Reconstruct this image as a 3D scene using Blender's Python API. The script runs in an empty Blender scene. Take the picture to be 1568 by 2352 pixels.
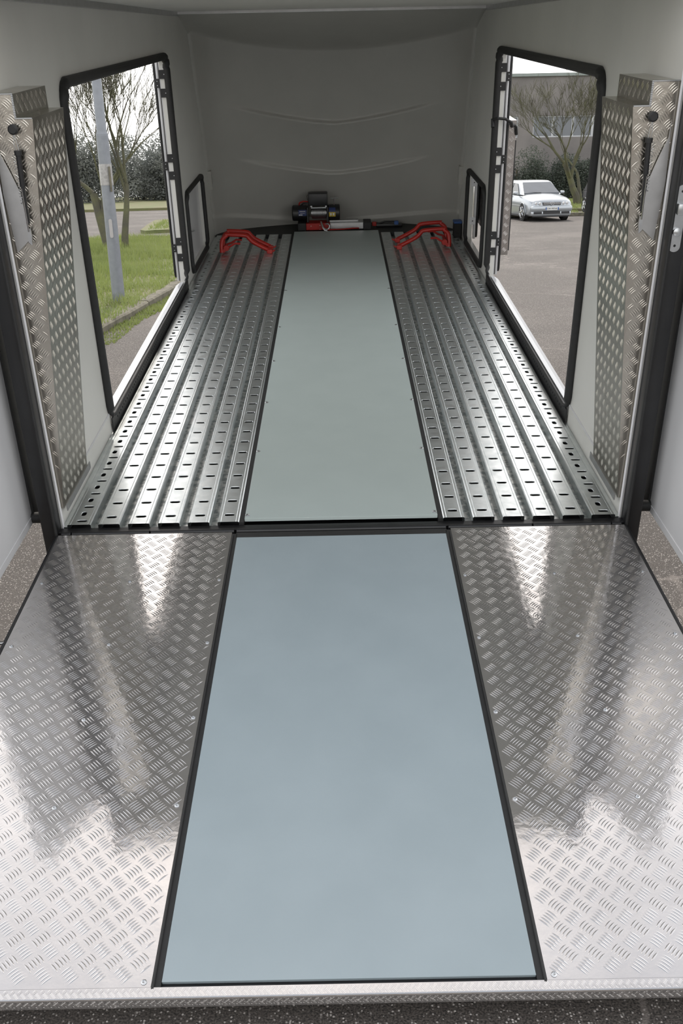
import bpy, bmesh, math, random
from mathutils import Vector, Matrix
from mathutils.geometry import tessellate_polygon
PI = math.pi
random.seed(7)
S = bpy.context.scene
C = S.collection

# ---------------------------------------------------------------- frame: the trailer stands nose-up on flat ground
TILT = math.radians(8.2)
PIV = Vector((0, -1.96, -.16))
T = Matrix.Rotation(TILT, 4, 'X') @ Matrix.Translation(-PIV)      # trailer coordinates -> world

# ---------------------------------------------------------------- camera
cd = bpy.data.cameras.new('camera'); cam = bpy.data.objects.new('camera', cd); C.objects.link(cam)
pit, yaw, rol = .5018, -.0012, -.0203
f = Vector((math.sin(yaw)*math.cos(pit), math.cos(yaw)*math.cos(pit), -math.sin(pit)))
r = f.cross(Vector((0, 0, 1))).normalized(); u = r.cross(f)
r2 = r*math.cos(rol) + u*math.sin(rol); u2 = -r*math.sin(rol) + u*math.cos(rol)
M = Matrix(((r2.x, u2.x, -f.x, .0059), (r2.y, u2.y, -f.y, -3.0871), (r2.z, u2.z, -f.z, 1.7205), (0, 0, 0, 1)))
cam.matrix_world = T @ M
cd.sensor_fit = 'VERTICAL'; cd.sensor_height = 36; cd.lens = 36*2095.2/2352; cd.clip_start = .05; cd.clip_end = 500
S.camera = cam

# ---------------------------------------------------------------- sky, sun, exposure
W = bpy.data.worlds.new('sky'); S.world = W; W.use_nodes = True
nt = W.node_tree; nt.nodes.clear()
SUNV = Vector((-.03, .62, .80)).normalized()          # towards the sun: ahead of the trailer, behind thin cloud
sk = nt.nodes.new('ShaderNodeTexSky'); sk.sky_type = 'NISHITA'; sk.sun_disc = False
sk.sun_elevation = math.asin(SUNV.z); sk.sun_rotation = math.atan2(SUNV.x, SUNV.y); sk.air_density = 1; sk.dust_density = 6; sk.ozone_density = 1
mx = nt.nodes.new('ShaderNodeMix'); mx.data_type = 'RGBA'; mx.inputs[0].default_value = .9     # thin white overcast over it
mu = nt.nodes.new('ShaderNodeMix'); mu.data_type = 'RGBA'; mu.blend_type = 'MULTIPLY'; mu.inputs[0].default_value = 1
mu.inputs[7].default_value = (.16, .16, .16, 1)
bg = nt.nodes.new('ShaderNodeBackground'); wo = nt.nodes.new('ShaderNodeOutputWorld')
nt.links.new(sk.outputs[0], mu.inputs[6]); nt.links.new(mu.outputs[2], mx.inputs[6]); 
tc = nt.nodes.new('ShaderNodeTexCoord'); sx = nt.nodes.new('ShaderNodeSeparateXYZ'); rp = nt.nodes.new('ShaderNodeValToRGB')   # haze: white low down, thinning to pale blue overhead
nt.links.new(tc.outputs['Generated'], sx.inputs[0]); nt.links.new(sx.outputs['Z'], rp.inputs[0]); nt.links.new(rp.outputs[0], mx.inputs[7])
e = rp.color_ramp.elements
e[0].position = 0; e[0].color = (1, .99, .97, 1)
e[1].position = 1; e[1].color = (.265, .295, .33, 1)
a = e.new(.66); a.color = (.92, .92, .92, 1)
a = e.new(.86); a.color = (.37, .39, .42, 1)
nt.links.new(mx.outputs[2], bg.inputs[0]); bg.inputs[1].default_value = 2.15
nt.links.new(bg.outputs[0], wo.inputs[0])
sl = bpy.data.lights.new('sun', 'SUN'); sun = bpy.data.objects.new('sun', sl); C.objects.link(sun)
sl.energy = 2.6; sl.angle = math.radians(3); sl.color = (1, .93, .84)
sun.rotation_euler = (-SUNV).to_track_quat('-Z', 'Y').to_euler(); sun.location = (0, 0, 12)
S.view_settings.view_transform = 'Standard'; S.view_settings.look = 'None'
S.view_settings.gamma = 1; S.view_settings.use_curve_mapping = False
S.view_settings.exposure = 0.0

# ---------------------------------------------------------------- materials
def mat(name, col, rough=.5, metal=0, spec=.5, var=0, vscale=8, col2=None, bump=0, bscale=40, rvar=0, emis=None, coat=0, aniso=None, detail=6, ramp=(.35, .65)):
    m = bpy.data.materials.new(name); m.use_nodes = True
    n = m.node_tree.nodes; L = m.node_tree.links; b = n['Principled BSDF']
    b.inputs['Base Color'].default_value = (*col, 1); b.inputs['Roughness'].default_value = rough
    b.inputs['Metallic'].default_value = metal; b.inputs['Specular IOR Level'].default_value = spec
    b.inputs['Coat Weight'].default_value = coat
    t = n.new('ShaderNodeTexCoord')
    if var or col2:
        ns = n.new('ShaderNodeTexNoise'); ns.inputs['Scale'].default_value = vscale; ns.inputs['Detail'].default_value = detail
        L.new(t.outputs['Object'], ns.inputs['Vector'])
        cr = n.new('ShaderNodeValToRGB'); cr.color_ramp.elements[0].position = ramp[0]; cr.color_ramp.elements[1].position = ramp[1]
        c2 = col2 or tuple(x*(1-var) for x in col)
        cr.color_ramp.elements[0].color = (*c2, 1); cr.color_ramp.elements[1].color = (*col, 1)
        L.new(ns.outputs['Fac'], cr.inputs[0]); L.new(cr.outputs[0], b.inputs['Base Color'])
        if rvar:
            mr = n.new('ShaderNodeMapRange'); mr.inputs[3].default_value = rough+rvar; mr.inputs[4].default_value = rough-rvar
            mr.inputs[1].default_value = .3; mr.inputs[2].default_value = .7
            L.new(ns.outputs['Fac'], mr.inputs[0]); L.new(mr.outputs[0], b.inputs['Roughness'])
    if bump:
        nb = n.new('ShaderNodeTexNoise'); nb.inputs['Scale'].default_value = bscale; nb.inputs['Detail'].default_value = 3
        L.new(t.outputs['Object'], nb.inputs['Vector'])
        bp = n.new('ShaderNodeBump'); bp.inputs['Strength'].default_value = 1; bp.inputs['Distance'].default_value = bump
        L.new(nb.outputs['Fac'], bp.inputs['Height']); L.new(bp.outputs[0], b.inputs['Normal'])
    return m
GRPN = mat('white_fibreglass_shaded', (.44, .432, .40), .36, var=.06, vscale=3, bump=.0006, bscale=14)  # same fibreglass as the walls, colour darkened for the nose's weaker light
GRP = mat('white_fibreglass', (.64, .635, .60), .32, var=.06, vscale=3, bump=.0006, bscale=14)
GEL = mat('white_gelcoat', (.62, .62, .63), .22, var=.03, vscale=2)
BLK = mat('black_paint', (.012, .012, .013), .38, var=.3, vscale=12)
RUB = mat('black_rubber', (.014, .014, .014), .6, var=.3, vscale=30)
DECK = mat('grey_deck_board', (.39, .445, .43), .42, col2=(.376, .43, .416), var=.1, vscale=5, bump=.0002, bscale=300, detail=3)
RAMPB = mat('grey_ramp_board', (.278, .328, .350), .42, col2=(.262, .311, .332), var=.1, vscale=4.5, bump=.0002, bscale=300, detail=3)
GALV = mat('galvanised_steel', (.80, .83, .83), .34, metal=1, col2=(.70, .74, .745), var=.2, vscale=22, rvar=.05, bump=.0003, bscale=30)
SPAN = mat('spangled_galvanised_steel', (.60, .60, .585), .42, metal=.9, col2=(.30, .32, .32), var=.4, vscale=45, rvar=.1, bump=.0006, bscale=60, ramp=(.42, .58))
CHEQ = mat('chequer_aluminium', (.62, .60, .59), .10, metal=.88, var=.08, vscale=6, rvar=.03, bump=.00035, bscale=34)
CHEQL = mat('chequer_aluminium_dull', (.56, .53, .475), .24, metal=1, var=.08, vscale=6, rvar=.05, bump=.0004, bscale=42)
ALU = mat('plain_aluminium', (.55, .55, .55), .38, metal=1, var=.1, vscale=20, bump=.0005, bscale=30)
STEEL = mat('zinc_steel', (.55, .56, .57), .35, metal=1, var=.1, vscale=40)
RED = mat('red_paint', (.40, .014, .008), .35, var=.15, vscale=10)
REDW = mat('red_webbing', (.45, .02, .015), .7, var=.2, vscale=60)
BLUE = mat('blue_plastic', (.03, .09, .28), .5, var=.1, vscale=20)
YEL = mat('yellow_sticker', (.55, .40, .04), .5, var=.05, vscale=20)
NAVY = mat('navy_sticker', (.02, .035, .13), .5, var=.05, vscale=20)
INK = mat('white_print', (.6, .6, .62), .5, var=.02, vscale=9)
ASPH = mat('asphalt', (.105, .090, .079), .85, var=.4, vscale=210, col2=(.022, .019, .017), bump=.003, bscale=170, detail=5, ramp=(.38, .60))
def asphalt_wear(m):       # broad worn patches, pale aggregate chips and thin cracks
    n = m.node_tree.nodes; L = m.node_tree.links; b = n['Principled BSDF']; src = b.inputs['Base Color'].links[0].from_socket
    t = n.new('ShaderNodeTexCoord')
    def noise(sc, dt=4): q = n.new('ShaderNodeTexNoise'); q.inputs['Scale'].default_value = sc; q.inputs['Detail'].default_value = dt; L.new(t.outputs['Object'], q.inputs['Vector']); return q
    def mrange(sock, a, b_, c, d): q = n.new('ShaderNodeMapRange'); L.new(sock, q.inputs[0]); [q.inputs[1+i].__setattr__('default_value', v) for i, v in enumerate((a, b_, c, d))]; return q.outputs[0]
    def mix(fac, A, col):
        q = n.new('ShaderNodeMix'); q.data_type = 'RGBA'; L.new(fac, q.inputs[0]); L.new(A, q.inputs[6]); q.inputs[7].default_value = (*col, 1); return q.outputs[2]
    s1 = mix(mrange(noise(.55).outputs['Fac'], .45, .7, 0, .4), src, (.17, .15, .135))
    v = n.new('ShaderNodeTexVoronoi'); v.inputs['Scale'].default_value = 150; L.new(t.outputs['Object'], v.inputs['Vector'])
    w = n.new('ShaderNodeSeparateColor'); L.new(v.outputs['Color'], w.inputs[0])
    ma = n.new('ShaderNodeMath'); ma.operation = 'MULTIPLY'; L.new(mrange(w.outputs[0], .60, .95, 0, 1), ma.inputs[0]); L.new(mrange(v.outputs['Distance'], .42, .30, 0, 1), ma.inputs[1])
    s2 = mix(ma.outputs[0], s1, (.52, .48, .45))
    c = n.new('ShaderNodeTexVoronoi'); c.feature = 'DISTANCE_TO_EDGE'; c.inputs['Scale'].default_value = .22
    ns = noise(1.2); ad = n.new('ShaderNodeVectorMath'); ad.operation = 'ADD'; L.new(t.outputs['Object'], ad.inputs[0]); L.new(ns.outputs['Color'], ad.inputs[1]); L.new(ad.outputs[0], c.inputs['Vector'])
    s3 = mix(mrange(c.outputs['Distance'], .0015, .0035, .45, 0), s2, (.24, .21, .19))
    L.new(s3, b.inputs['Base Color'])
asphalt_wear(ASPH)
GRAS = mat('turf', (.12, .14, .05), .9, col2=(.15, .135, .07), var=.3, vscale=1.5, bump=.02, bscale=12)
BLADE = mat('grass_blade', (.17, .22, .060), .5, col2=(.25, .28, .10), var=.3, vscale=1.3)
CONC = mat('concrete', (.17, .155, .115), .9, var=.45, vscale=9, bump=.004, bscale=60)
POLE = mat('pole_grey', (.23, .245, .27), .5, metal=.3, var=.12, vscale=14)
BARK = mat('bark', (.125, .105, .07), .9, col2=(.075, .07, .045), var=.3, vscale=3, bump=.01, bscale=25)
BARKG = mat('mossy_bark', (.10, .10, .05), .9, col2=(.07, .065, .05), var=.3, vscale=3, bump=.01, bscale=25)
def translucent(m, w, col):
    n = m.node_tree.nodes; L = m.node_tree.links; o = n['Material Output']; b = n['Principled BSDF']
    t = n.new('ShaderNodeBsdfTranslucent'); t.inputs[0].default_value = (*col, 1); mxs = n.new('ShaderNodeMixShader'); mxs.inputs[0].default_value = w
    L.new(b.outputs[0], mxs.inputs[1]); L.new(t.outputs[0], mxs.inputs[2]); L.new(mxs.outputs[0], o.inputs['Surface'])
translucent(BLADE, .4, (.24, .29, .09))
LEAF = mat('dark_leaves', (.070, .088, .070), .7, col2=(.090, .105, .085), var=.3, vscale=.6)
LEAF2 = mat('hazed_leaves', (.18, .195, .185), .8, col2=(.205, .21, .19), var=.3, vscale=.3)  # greyed and lightened: distance haze put into the leaf colour
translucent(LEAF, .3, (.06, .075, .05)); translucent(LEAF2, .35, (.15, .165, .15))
WALLC = mat('stained_render', (.20, .185, .175), .9, col2=(.14, .13, .125), var=.3, vscale=.7)
WFRAME = mat('window_frame', (.42, .43, .44), .5, var=.05, vscale=5)
GLASS = mat('dark_glass', (.03, .035, .04), .08, spec=.8, var=.1, vscale=2)
GLASSB = mat('grey_glass', (.12, .13, .145), .2, spec=.6, var=.1, vscale=2)
CAR = mat('silver_blue_paint', (.36, .385, .41), .28, metal=.6, var=.03, vscale=3, coat=.6)
CARD = mat('car_black_trim', (.018, .018, .02), .5, var=.1, vscale=20)
TYRE = mat('tyre', (.02, .02, .02), .8, var=.2, vscale=30)
CHROME = mat('chrome', (.6, .61, .63), .15, metal=1, var=.04, vscale=20)
LAMPG = mat('headlamp_glass', (.42, .44, .46), .12, metal=.4, var=.1, vscale=30)
PLATE = mat('plate_white', (.6, .6, .58), .4, var=.02, vscale=20)

# ---------------------------------------------------------------- helpers
TR = []                    # top-level objects in trailer coordinates
def prop(o, label=None, cat=None, group=None, kind=None):
    if label: o['label'] = label
    if cat: o['category'] = cat
    if group: o['group'] = group
    if kind: o['kind'] = kind
    return o
class MB:
    def __init__(s): s.v = []; s.f = []; s.sm = False
    def add(s, v, f):
        o = len(s.v); s.v += [tuple(x) for x in v]; s.f += [tuple(o+i for i in q) for q in f]; return s
    def box(s, a, b, c=0):
        x0, x1 = sorted((a[0], b[0])); y0, y1 = sorted((a[1], b[1])); z0, z1 = sorted((a[2], b[2]))
        if c <= 0:
            return s.add([(x0,y0,z0),(x1,y0,z0),(x1,y1,z0),(x0,y1,z0),(x0,y0,z1),(x1,y0,z1),(x1,y1,z1),(x0,y1,z1)],
                     [(0,3,2,1),(4,5,6,7),(0,1,5,4),(1,2,6,5),(2,3,7,6),(3,0,4,7)])
        bm = bmesh.new(); bmesh.ops.create_cube(bm, size=1)
        bmesh.ops.scale(bm, vec=(x1-x0, y1-y0, z1-z0), verts=bm.verts)
        bmesh.ops.translate(bm, vec=((x0+x1)/2, (y0+y1)/2, (z0+z1)/2), verts=bm.verts)
        bmesh.ops.bevel(bm, geom=bm.edges[:], offset=c, segments=2, affect='EDGES', profile=.5)
        bm.verts.index_update()
        s.add([v.co[:] for v in bm.verts], [[v.index for v in q.verts] for q in bm.faces]); bm.free(); return s
    def tube(s, pts, rad, n=8, cap=True, closed=False, flat=1):
        P = [Vector(p) for p in pts]; k = len(P); R = rad if isinstance(rad, (list, tuple)) else [rad]*k
        if closed: tg = [(P[(i+1) % k]-P[i-1]).normalized() for i in range(k)]
        else: tg = [(P[min(i+1, k-1)]-P[max(i-1, 0)]).normalized() for i in range(k)]
        up = Vector((0, 0, 1)) if abs(tg[0].z) < .9 else Vector((1, 0, 0))
        nrm = (up-tg[0]*up.dot(tg[0])).normalized(); vs = []
        for i in range(k):
            nrm = (nrm-tg[i]*nrm.dot(tg[i])).normalized(); bn = tg[i].cross(nrm)
            for j in range(n):
                a = 2*PI*j/n; vs.append(P[i]+(nrm*math.cos(a)*flat+bn*math.sin(a))*R[i])
        fs = []
        for i in range(k if closed else k-1):
            for j in range(n):
                i2 = (i+1) % k; fs.append((i*n+j, i*n+(j+1) % n, i2*n+(j+1) % n, i2*n+j))
        if cap and not closed: fs.append(tuple(range(n))[::-1]); fs.append(tuple((k-1)*n+j for j in range(n)))
        return s.add(vs, fs)
    def cyl(s, a, b, r, n=16, r2=None): return s.tube([a, b], [r, r if r2 is None else r2], n)
    def prism(s, pts, fn, d0, d1):      # polygon pts (2D) extruded; fn(u,v,d)->xyz
        n = len(pts); v = [fn(*p, d0) for p in pts]+[fn(*p, d1) for p in pts]
        tr = tessellate_polygon([[Vector((*p, 0)) for p in pts]])
        fs = [tuple(t) for t in tr]+[tuple(n+i for i in t[::-1]) for t in tr]+[(i, (i+1) % n, n+(i+1) % n, n+i) for i in range(n)]
        return s.add(v, fs)
    def holed(s, outer, holes, fn, d0, d1):   # plate with holes
        loops = [outer]+holes; pts = [p for l in loops for p in l]; n = len(pts)
        tr = tessellate_polygon([[Vector((*p, 0)) for p in l] for l in loops])
        v = [fn(*p, d0) for p in pts]+[fn(*p, d1) for p in pts]
        fs = [tuple(t) for t in tr]+[tuple(n+i for i in t[::-1]) for t in tr]
        o = 0
        for l in loops:
            k = len(l); fs += [(o+i, o+(i+1) % k, n+o+(i+1) % k, n+o+i) for i in range(k)]; o += k
        return s.add(v, fs)
    def lathe(s, prof, c, axis='z', n=20):
        vs = []
        for (rr, h) in prof:
            for j in range(n):
                a = 2*PI*j/n; x, y = rr*math.cos(a), rr*math.sin(a)
                vs.append({'z': (c[0]+x, c[1]+y, c[2]+h), 'x': (c[0]+h, c[1]+x, c[2]+y), 'y': (c[0]+x, c[1]+h, c[2]+y)}[axis])
        fs = [(i*n+j, i*n+(j+1) % n, (i+1)*n+(j+1) % n, (i+1)*n+j) for i in range(len(prof)-1) for j in range(n)]
        fs += [tuple(range(n))[::-1], tuple((len(prof)-1)*n+j for j in range(n))]
        return s.add(vs, fs)
    def build(s, name, m, parent=None, smooth=False, loc=None, auto=True, fix=True):
        me = bpy.data.meshes.new(name); me.from_pydata(s.v, [], s.f); me.materials.append(m)
        if fix:
            bm = bmesh.new(); bm.from_mesh(me); bmesh.ops.recalc_face_normals(bm, faces=bm.faces); bm.to_mesh(me); bm.free()
        if smooth:
            me.polygons.foreach_set('use_smooth', [True]*len(me.polygons))
            if auto: me.set_sharp_from_angle(angle=math.radians(38))
        me.update()
        o = bpy.data.objects.new(name, me); C.objects.link(o)
        if parent is not None: o.parent = parent
        if loc: o.location = loc
        return o
def empty(name, loc=(0, 0, 0), trailer=False):
    o = bpy.data.objects.new(name, None); C.objects.link(o); o.location = loc; o.empty_display_size = .1
    if trailer: TR.append(o)
    return o
def top(o): TR.append(o); return o
def rrect(x0, x1, y0, y1, rr, n=5):
    P = []
    for cx, cy, a0 in ((x1-rr, y1-rr, 0), (x0+rr, y1-rr, 90), (x0+rr, y0+rr, 180), (x1-rr, y0+rr, 270)):
        for i in range(n+1):
            a = math.radians(a0+90*i/n); P.append((cx+rr*math.cos(a), cy+rr*math.sin(a)))
    return P
def slot(cx, cy, L, w, n=5, vert=False):
    P = []
    for s_, a0 in ((1, -90), (-1, 90)):
        for i in range(n+1):
            a = math.radians(a0+180*i/n); P.append((s_*(L-w)/2+w/2*math.cos(a), w/2*math.sin(a)))
    return [((cx-y, cy+x) if vert else (cx+x, cy+y)) for x, y in P]
def text_mesh(txt, size, name, m, parent, matrix, ext=.0004):
    cu = bpy.data.curves.new('lettering', 'FONT'); cu.body = txt; cu.size = size; cu.extrude = ext; cu.resolution_u = 2
    cu.align_x = 'CENTER'; cu.align_y = 'CENTER'
    o = bpy.data.objects.new('lettering', cu); C.objects.link(o)
    me = bpy.data.meshes.new_from_object(o.evaluated_get(bpy.context.evaluated_depsgraph_get())); bpy.data.objects.remove(o)
    me.materials.clear(); me.materials.append(m)
    o = bpy.data.objects.new(name, me); C.objects.link(o); o.parent = parent; o.matrix_local = matrix
    return o
# raised five-bar tread pattern over region inside(u,v) in [u0,u1]x[v0,v1]; fn(u,v,h)->xyz
def bars(mb, u0, u1, v0, v1, fn, inside=None, pitch=.057, h=.0007, mirror=1, L=.0345, w=.0021, gap=.0079):
    k = pitch/.057; L *= k; w *= k; gap *= k
    st = ((-.5, 0), (-.22, .85), (0, 1), (.22, .85), (.5, 0))
    ni, nj = int((u1-u0)/pitch*2)+3, int((v1-v0)/pitch*2)+3
    for j in range(-1, nj):
        for i in range(-1, ni):
            if (i+j) % 2: continue
            cu, cv = u0+i*pitch/2, v0+j*pitch/2
            ang = (PI/4 if j % 2 else -PI/4)*mirror
            ca, sa = math.cos(ang), math.sin(ang)
            for q in range(-2, 3):
                ou, ov = cu-sa*q*gap, cv+ca*q*gap
                ends = [(ou+ca*L/2*s_, ov+sa*L/2*s_) for s_ in (-1, 1)]
                if any(not(u0 <= a <= u1 and v0 <= b <= v1) or (inside and not inside(a, b)) for a, b in ends): continue
                vs = []; bow = .0016*k
                def P(t, s_, hh):
                    b = bow*(1-4*t*t)+s_
                    return fn(ou+ca*L*t-sa*b, ov+sa*L*t+ca*b, hh)
                vs.append(P(-.5, 0, 0))
                for t, g in st[1:4]: vs += [P(t, -w*g, 0), P(t, -w*g*.25, h*g), P(t, w*g*.25, h*g), P(t, w*g, 0)]
                vs.append(P(.5, 0, 0))
                fs = [(0, 1, 2), (0, 2, 3), (0, 3, 4)]
                for a in (1, 5): fs += [(a, a+4, a+5, a+1), (a+1, a+5, a+6, a+2), (a+2, a+6, a+7, a+3)]
                fs += [(13, 10, 9), (13, 11, 10), (13, 12, 11)]
                mb.add(vs, fs)
def pin(poly):
    def t(x, y):
        c = False; n = len(poly)
        for i in range(n):
            x1, y1 = poly[i]; x2, y2 = poly[i-1]
            if (y1 > y) != (y2 > y) and x < (x2-x1)*(y-y1)/(y2-y1)+x1: c = not c
        return c
    return t

HW = 1.08      # half of the inner width
# ================================================================ large structure
# floor: black under-deck, planks, centre board
fl = top(MB().box((-1.10, -.012, -.10), (1.10, 5.28, -.042)).build('floor', BLK)); prop(fl, kind='structure')
MB().prism([(-1.07, 5.20), (1.07, 5.20), (1.07, 5.27), (.9, 5.50), (.6, 5.66), (.3, 5.74), (0, 5.76), (-.3, 5.74), (-.6, 5.66), (-.9, 5.50), (-1.07, 5.27)],
           lambda x, y, d: (x, y, d), -.05, -.004).build('front_ledge', RUB, fl)
PX = []
for sd in (-1, 1):
    for k in range(6): PX.append((sd, k))
PW, PP, NS, YP = .076, .1155, 45, .1155
def plank_mesh(double):
    mb = MB(); w = PW/2+(.004 if double else 0); Ln = NS*YP
    fn = lambda x, y, d: (x, y, d)
    for i in range(NS):
        y0 = i*YP-.012; y1 = y0+YP
        sl_ = slot(0, y0+.057, .043, .020)
        hs = [sl_]
        if double:
            hs = [slot(0.006, y0+.03, .043, .018), slot(-.0, y0+.088, .036, .021, vert=True)]
        # top skin with a rolled-down lip round each slot
        outer = [(-w, y0), (w, y0), (w, y1), (-w, y1)]
        loops = [outer]+hs; pts = [p for l in loops for p in l]
        tr = tessellate_polygon([[Vector((*p, 0)) for p in l] for l in loops])
        mb.add([(p[0], p[1], 0) for p in pts], [tuple(t) for t in tr])
        for hp in hs:
            cx = sum(p[0] for p in hp)/len(hp); cy = sum(p[1] for p in hp)/len(hp); n = len(hp)
            v = [(p[0], p[1], 0) for p in hp]+[(cx+(p[0]-cx)*.93, cy+(p[1]-cy)*.9, -.0012) for p in hp]+[(cx+(p[0]-cx)*.93, cy+(p[1]-cy)*.9, -.004) for p in hp]
            mb.add(v, [(i_, (i_+1) % n, n+(i_+1) % n, n+i_) for i_ in range(n)]+[(n+i_, n+(i_+1) % n, 2*n+(i_+1) % n, 2*n+i_) for i_ in range(n)])
    yA, yB = -.012, Ln-.012
    for s_ in (-1, 1):
        prof = [(w, 0), (w+.0035, -.003), (w+.004, -.038), (w+.011, -.040)]
        v = []
        for x, z in prof: v += [(s_*x, yA, z), (s_*x, yB, z)]
        mb.add(v, [(0, 1, 3, 2), (2, 3, 5, 4), (4, 5, 7, 6)])
        x0 = s_*(w-.009)      # fine rolled line beside the edge
        mb.add([(x0-.0012, yA, .0001), (x0, yA, .0012), (x0+.0012, yA, .0001), (x0-.0012, yB, .0001), (x0, yB, .0012), (x0+.0012, yB, .0001)], [(0, 1, 4, 3), (1, 2, 5, 4)])
    return mb
pm = {}
for dbl in (False, True):
    mb = plank_mesh(dbl); o = mb.build('plank', GALV, None, smooth=False); pm[dbl] = o.data; bpy.data.objects.remove(o)
for sd, k in PX:
    xc = sd*(.398+PW/2+k*PP)
    d = k == 5
    o = bpy.data.objects.new('plank', pm[d]); C.objects.link(o); o.parent = fl; o.location = (xc, 0, 0)
    if k < 5:
        v = MB(); v.box((xc+sd*(PW/2+.002), -.004, -.042), (xc+sd*(PP-PW/2-.002), 5.18, -.036)); v.build('valley_strip', SPAN, fl)
    else:
        v = MB(); v.box((xc+sd*(PW/2+.010), -.004, -.03), (sd*1.079, 5.18, -.014)); v.build('valley_strip', GALV, fl)
cb = MB().box((-.374, .004, -.01), (.374, 5.26, .004), .001).build('centre_board', DECK, fl)
for sd in (-1, 1):
    MB().box((sd*.376, -.01, -.03), (sd*.395, 5.26, -.004)).build('edge_seal', RUB, fl)
    for yb in (.03, .62, 1.20, 1.82, 2.45, 3.3, 4.3):
        bo = MB().lathe([(.0095, 0), (.0095, .0012), (.006, .0035), (.002, .0028)], (0, 0, 0), n=12).build('bolt', STEEL, cb, True); bo.location = (sd*.364, yb, .004)
    for k in range(5):      # screws in the valleys
        for yb in (.62, 1.20, 1.82, 2.45):
            bo = MB().lathe([(.005, 0), (.004, .003)], (0, 0, 0), n=8).build('bolt', STEEL, fl); bo.location = (sd*(.398+PW+.02+k*PP), yb, -.036)
# perforated black rim inside each side doorway
for sd in (-1, 1):
    holes = [slot(1.0+i*.0385, .031, .013, .013, 3) for i in range(62)]
    MB().holed([(.90, -.03), (3.46, -.03), (3.46, .058), (.90, .058)], holes, lambda y, z, d: (sd*d, y, z), 1.068, 1.0745).build('perforated_rim', BLK, fl)
for sd in (-1, 1):        # chassis beams below
    MB().box((sd*.95, -.01, -.20), (sd*1.02, 5.2, -.10)).build('chassis_beam', BLK, fl)
# threshold
th = top(MB().box((-1.09, -.046, -.075), (1.09, -.0135, -.014), .002).build('trim_1', BLK)); prop(th, kind='structure')

# walls with doorway and hatch
def ycrease(z): return 5.24-.4*z
for sd, nm in ((-1, 'wall_left'), (1, 'wall_right')):
    outer = [(-.0, -.035), (5.24, -.035), (5.24, 0)]+[(ycrease(z), z) for z in (.4, .8, 1.2, 1.6)]+[(4.3, 1.74), (4.0, 1.75), (0, 1.83)]
    door = rrect(.905, 3.45, .006, 1.475, .055); hatch = rrect(3.76, 4.62, .045, .575, .05)
    wl = top(MB().holed(outer, [door, hatch], lambda y, z, d: (sd*d, y, z), HW, HW+.036).build(nm, GRP)); prop(wl, kind='structure')
    for dd, rr_ in ((rrect(.888, 3.460, .058, 1.490, .075, 10), .0225), (rrect(3.745, 4.635, .03, .590, .06), .019)):
        pts = [(sd*(HW-.008+.004*math.sin(i*1.3)), y, z) for i, (y, z) in enumerate(dd)]
        MB().tube(pts, [max(.009, rr_-.0135*max(0, min(1, (.13-p[2])/.06))) if rr_ > .02 else rr_ for p in pts], 12, closed=True).build('door_seal' if rr_ > .02 else 'hatch_seal', RUB, wl, True)
    # sill outside the doorway
    MB().prism([(1.097, .046), (1.122, .042), (1.152, .022), (1.152, -.035), (1.097, -.035)], lambda x, z, d: (sd*x, d, z), .95, 3.43).build('sill', GEL, wl)
    # jamb post at the front of the doorway, with hinge plates
    MB().box((sd*1.117, 3.452, .02), (sd*1.122, 3.50, 1.47)).build('door_jamb', GEL, wl)
    # bracket in the front corner
    MB().prism([(5.02, .56), (5.10, .57), (5.13, .44), (5.05, .41)], lambda y, z, d: (sd*d, y, z), 1.045, 1.082).build('corner_bracket', GRPN, wl)
    # thin glossy kick line low on the rear panel
    MB().box((sd*1.074, .02, .085), (sd*1.081, .88, .092)).build('rub_strip', GEL, wl)
    MB().tube([(sd*1.078, .0, -.03), (sd*1.078, 0, 1.80)], .005, 8).build('wall_edge_trim', GEL, wl, True)
# ceiling, its side rails and the cross beam
ce = top(MB().prism([(0, 1.805), (4.0, 1.738), (4.0, 1.80), (0, 1.87)], lambda y, z, d: (d, y, z), -1.116, 1.116).build('ceiling', GRP)); prop(ce, kind='structure')
for sd in (-1, 1):
    MB().prism([(0.02, 1.778), (4.0, 1.712), (4.0, 1.742), (0.02, 1.808)], lambda y, z, d: (sd*d, y, z), 1.045, 1.079).build('ceiling_rail', ALU, ce)
MB().box((-1.07, 3.965, 1.722), (1.07, 4.0, 1.742), .003).build('cross_beam', ALU, ce)

# front wall: bowed fibreglass nose with swooping ledges, and the roof cap above
def sst(x): x = max(0, min(1, x)); return x*x*(3-2*x)
def nose_y(x, z):
    u_ = abs(x)/HW
    y = 5.70-.36*u_*u_-.10*max(0, (abs(x)-.93)/.15)**2-.4*z
    d = 0
    for z0, cx, xe, A in ((.905, .215, 1.0, .042), (.475, .19, .92, .040), (.03, .14, 1.04, .03)):
        zs = z0+cx*(abs(x)/xe)**1.5; fade = 1-sst((abs(x)-xe*.55)/(xe*.42))
        if z0 < .1: fade = 1
        t = zs-z
        if t > 0: d += A*fade*sst(t/.022)*math.exp(-max(0, t-.02)/.14)
    return y-d
nx, nz = 90, 130
vs, fs = [], []
for i in range(nx+1):
    x = -HW+2*HW*i/nx; za = 1.455+.15*(x/HW)**2
    col = []
    for j in range(nz+1):
        z = -.04+(za+.04)*j/nz; col.append((x, nose_y(x, z), z))
    yA = nose_y(x, za)
    for j in range(1, 13):
        t = j/12; cy, cz = (yA+3.99)/2, (za+1.745)/2+.035
        y = (1-t)**2*yA+2*t*(1-t)*cy+t*t*3.99; z = (1-t)**2*za+2*t*(1-t)*cz+t*t*1.745
        col.append((x, y, z))
    vs += col
n = nz+13
for i in range(nx):
    for j in range(n-1): fs.append((i*n+j, (i+1)*n+j, (i+1)*n+j+1, i*n+j+1))
o_ = len(vs); vs2 = [(x*1.03, y+.035, z+.012) for x, y, z in vs]
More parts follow.
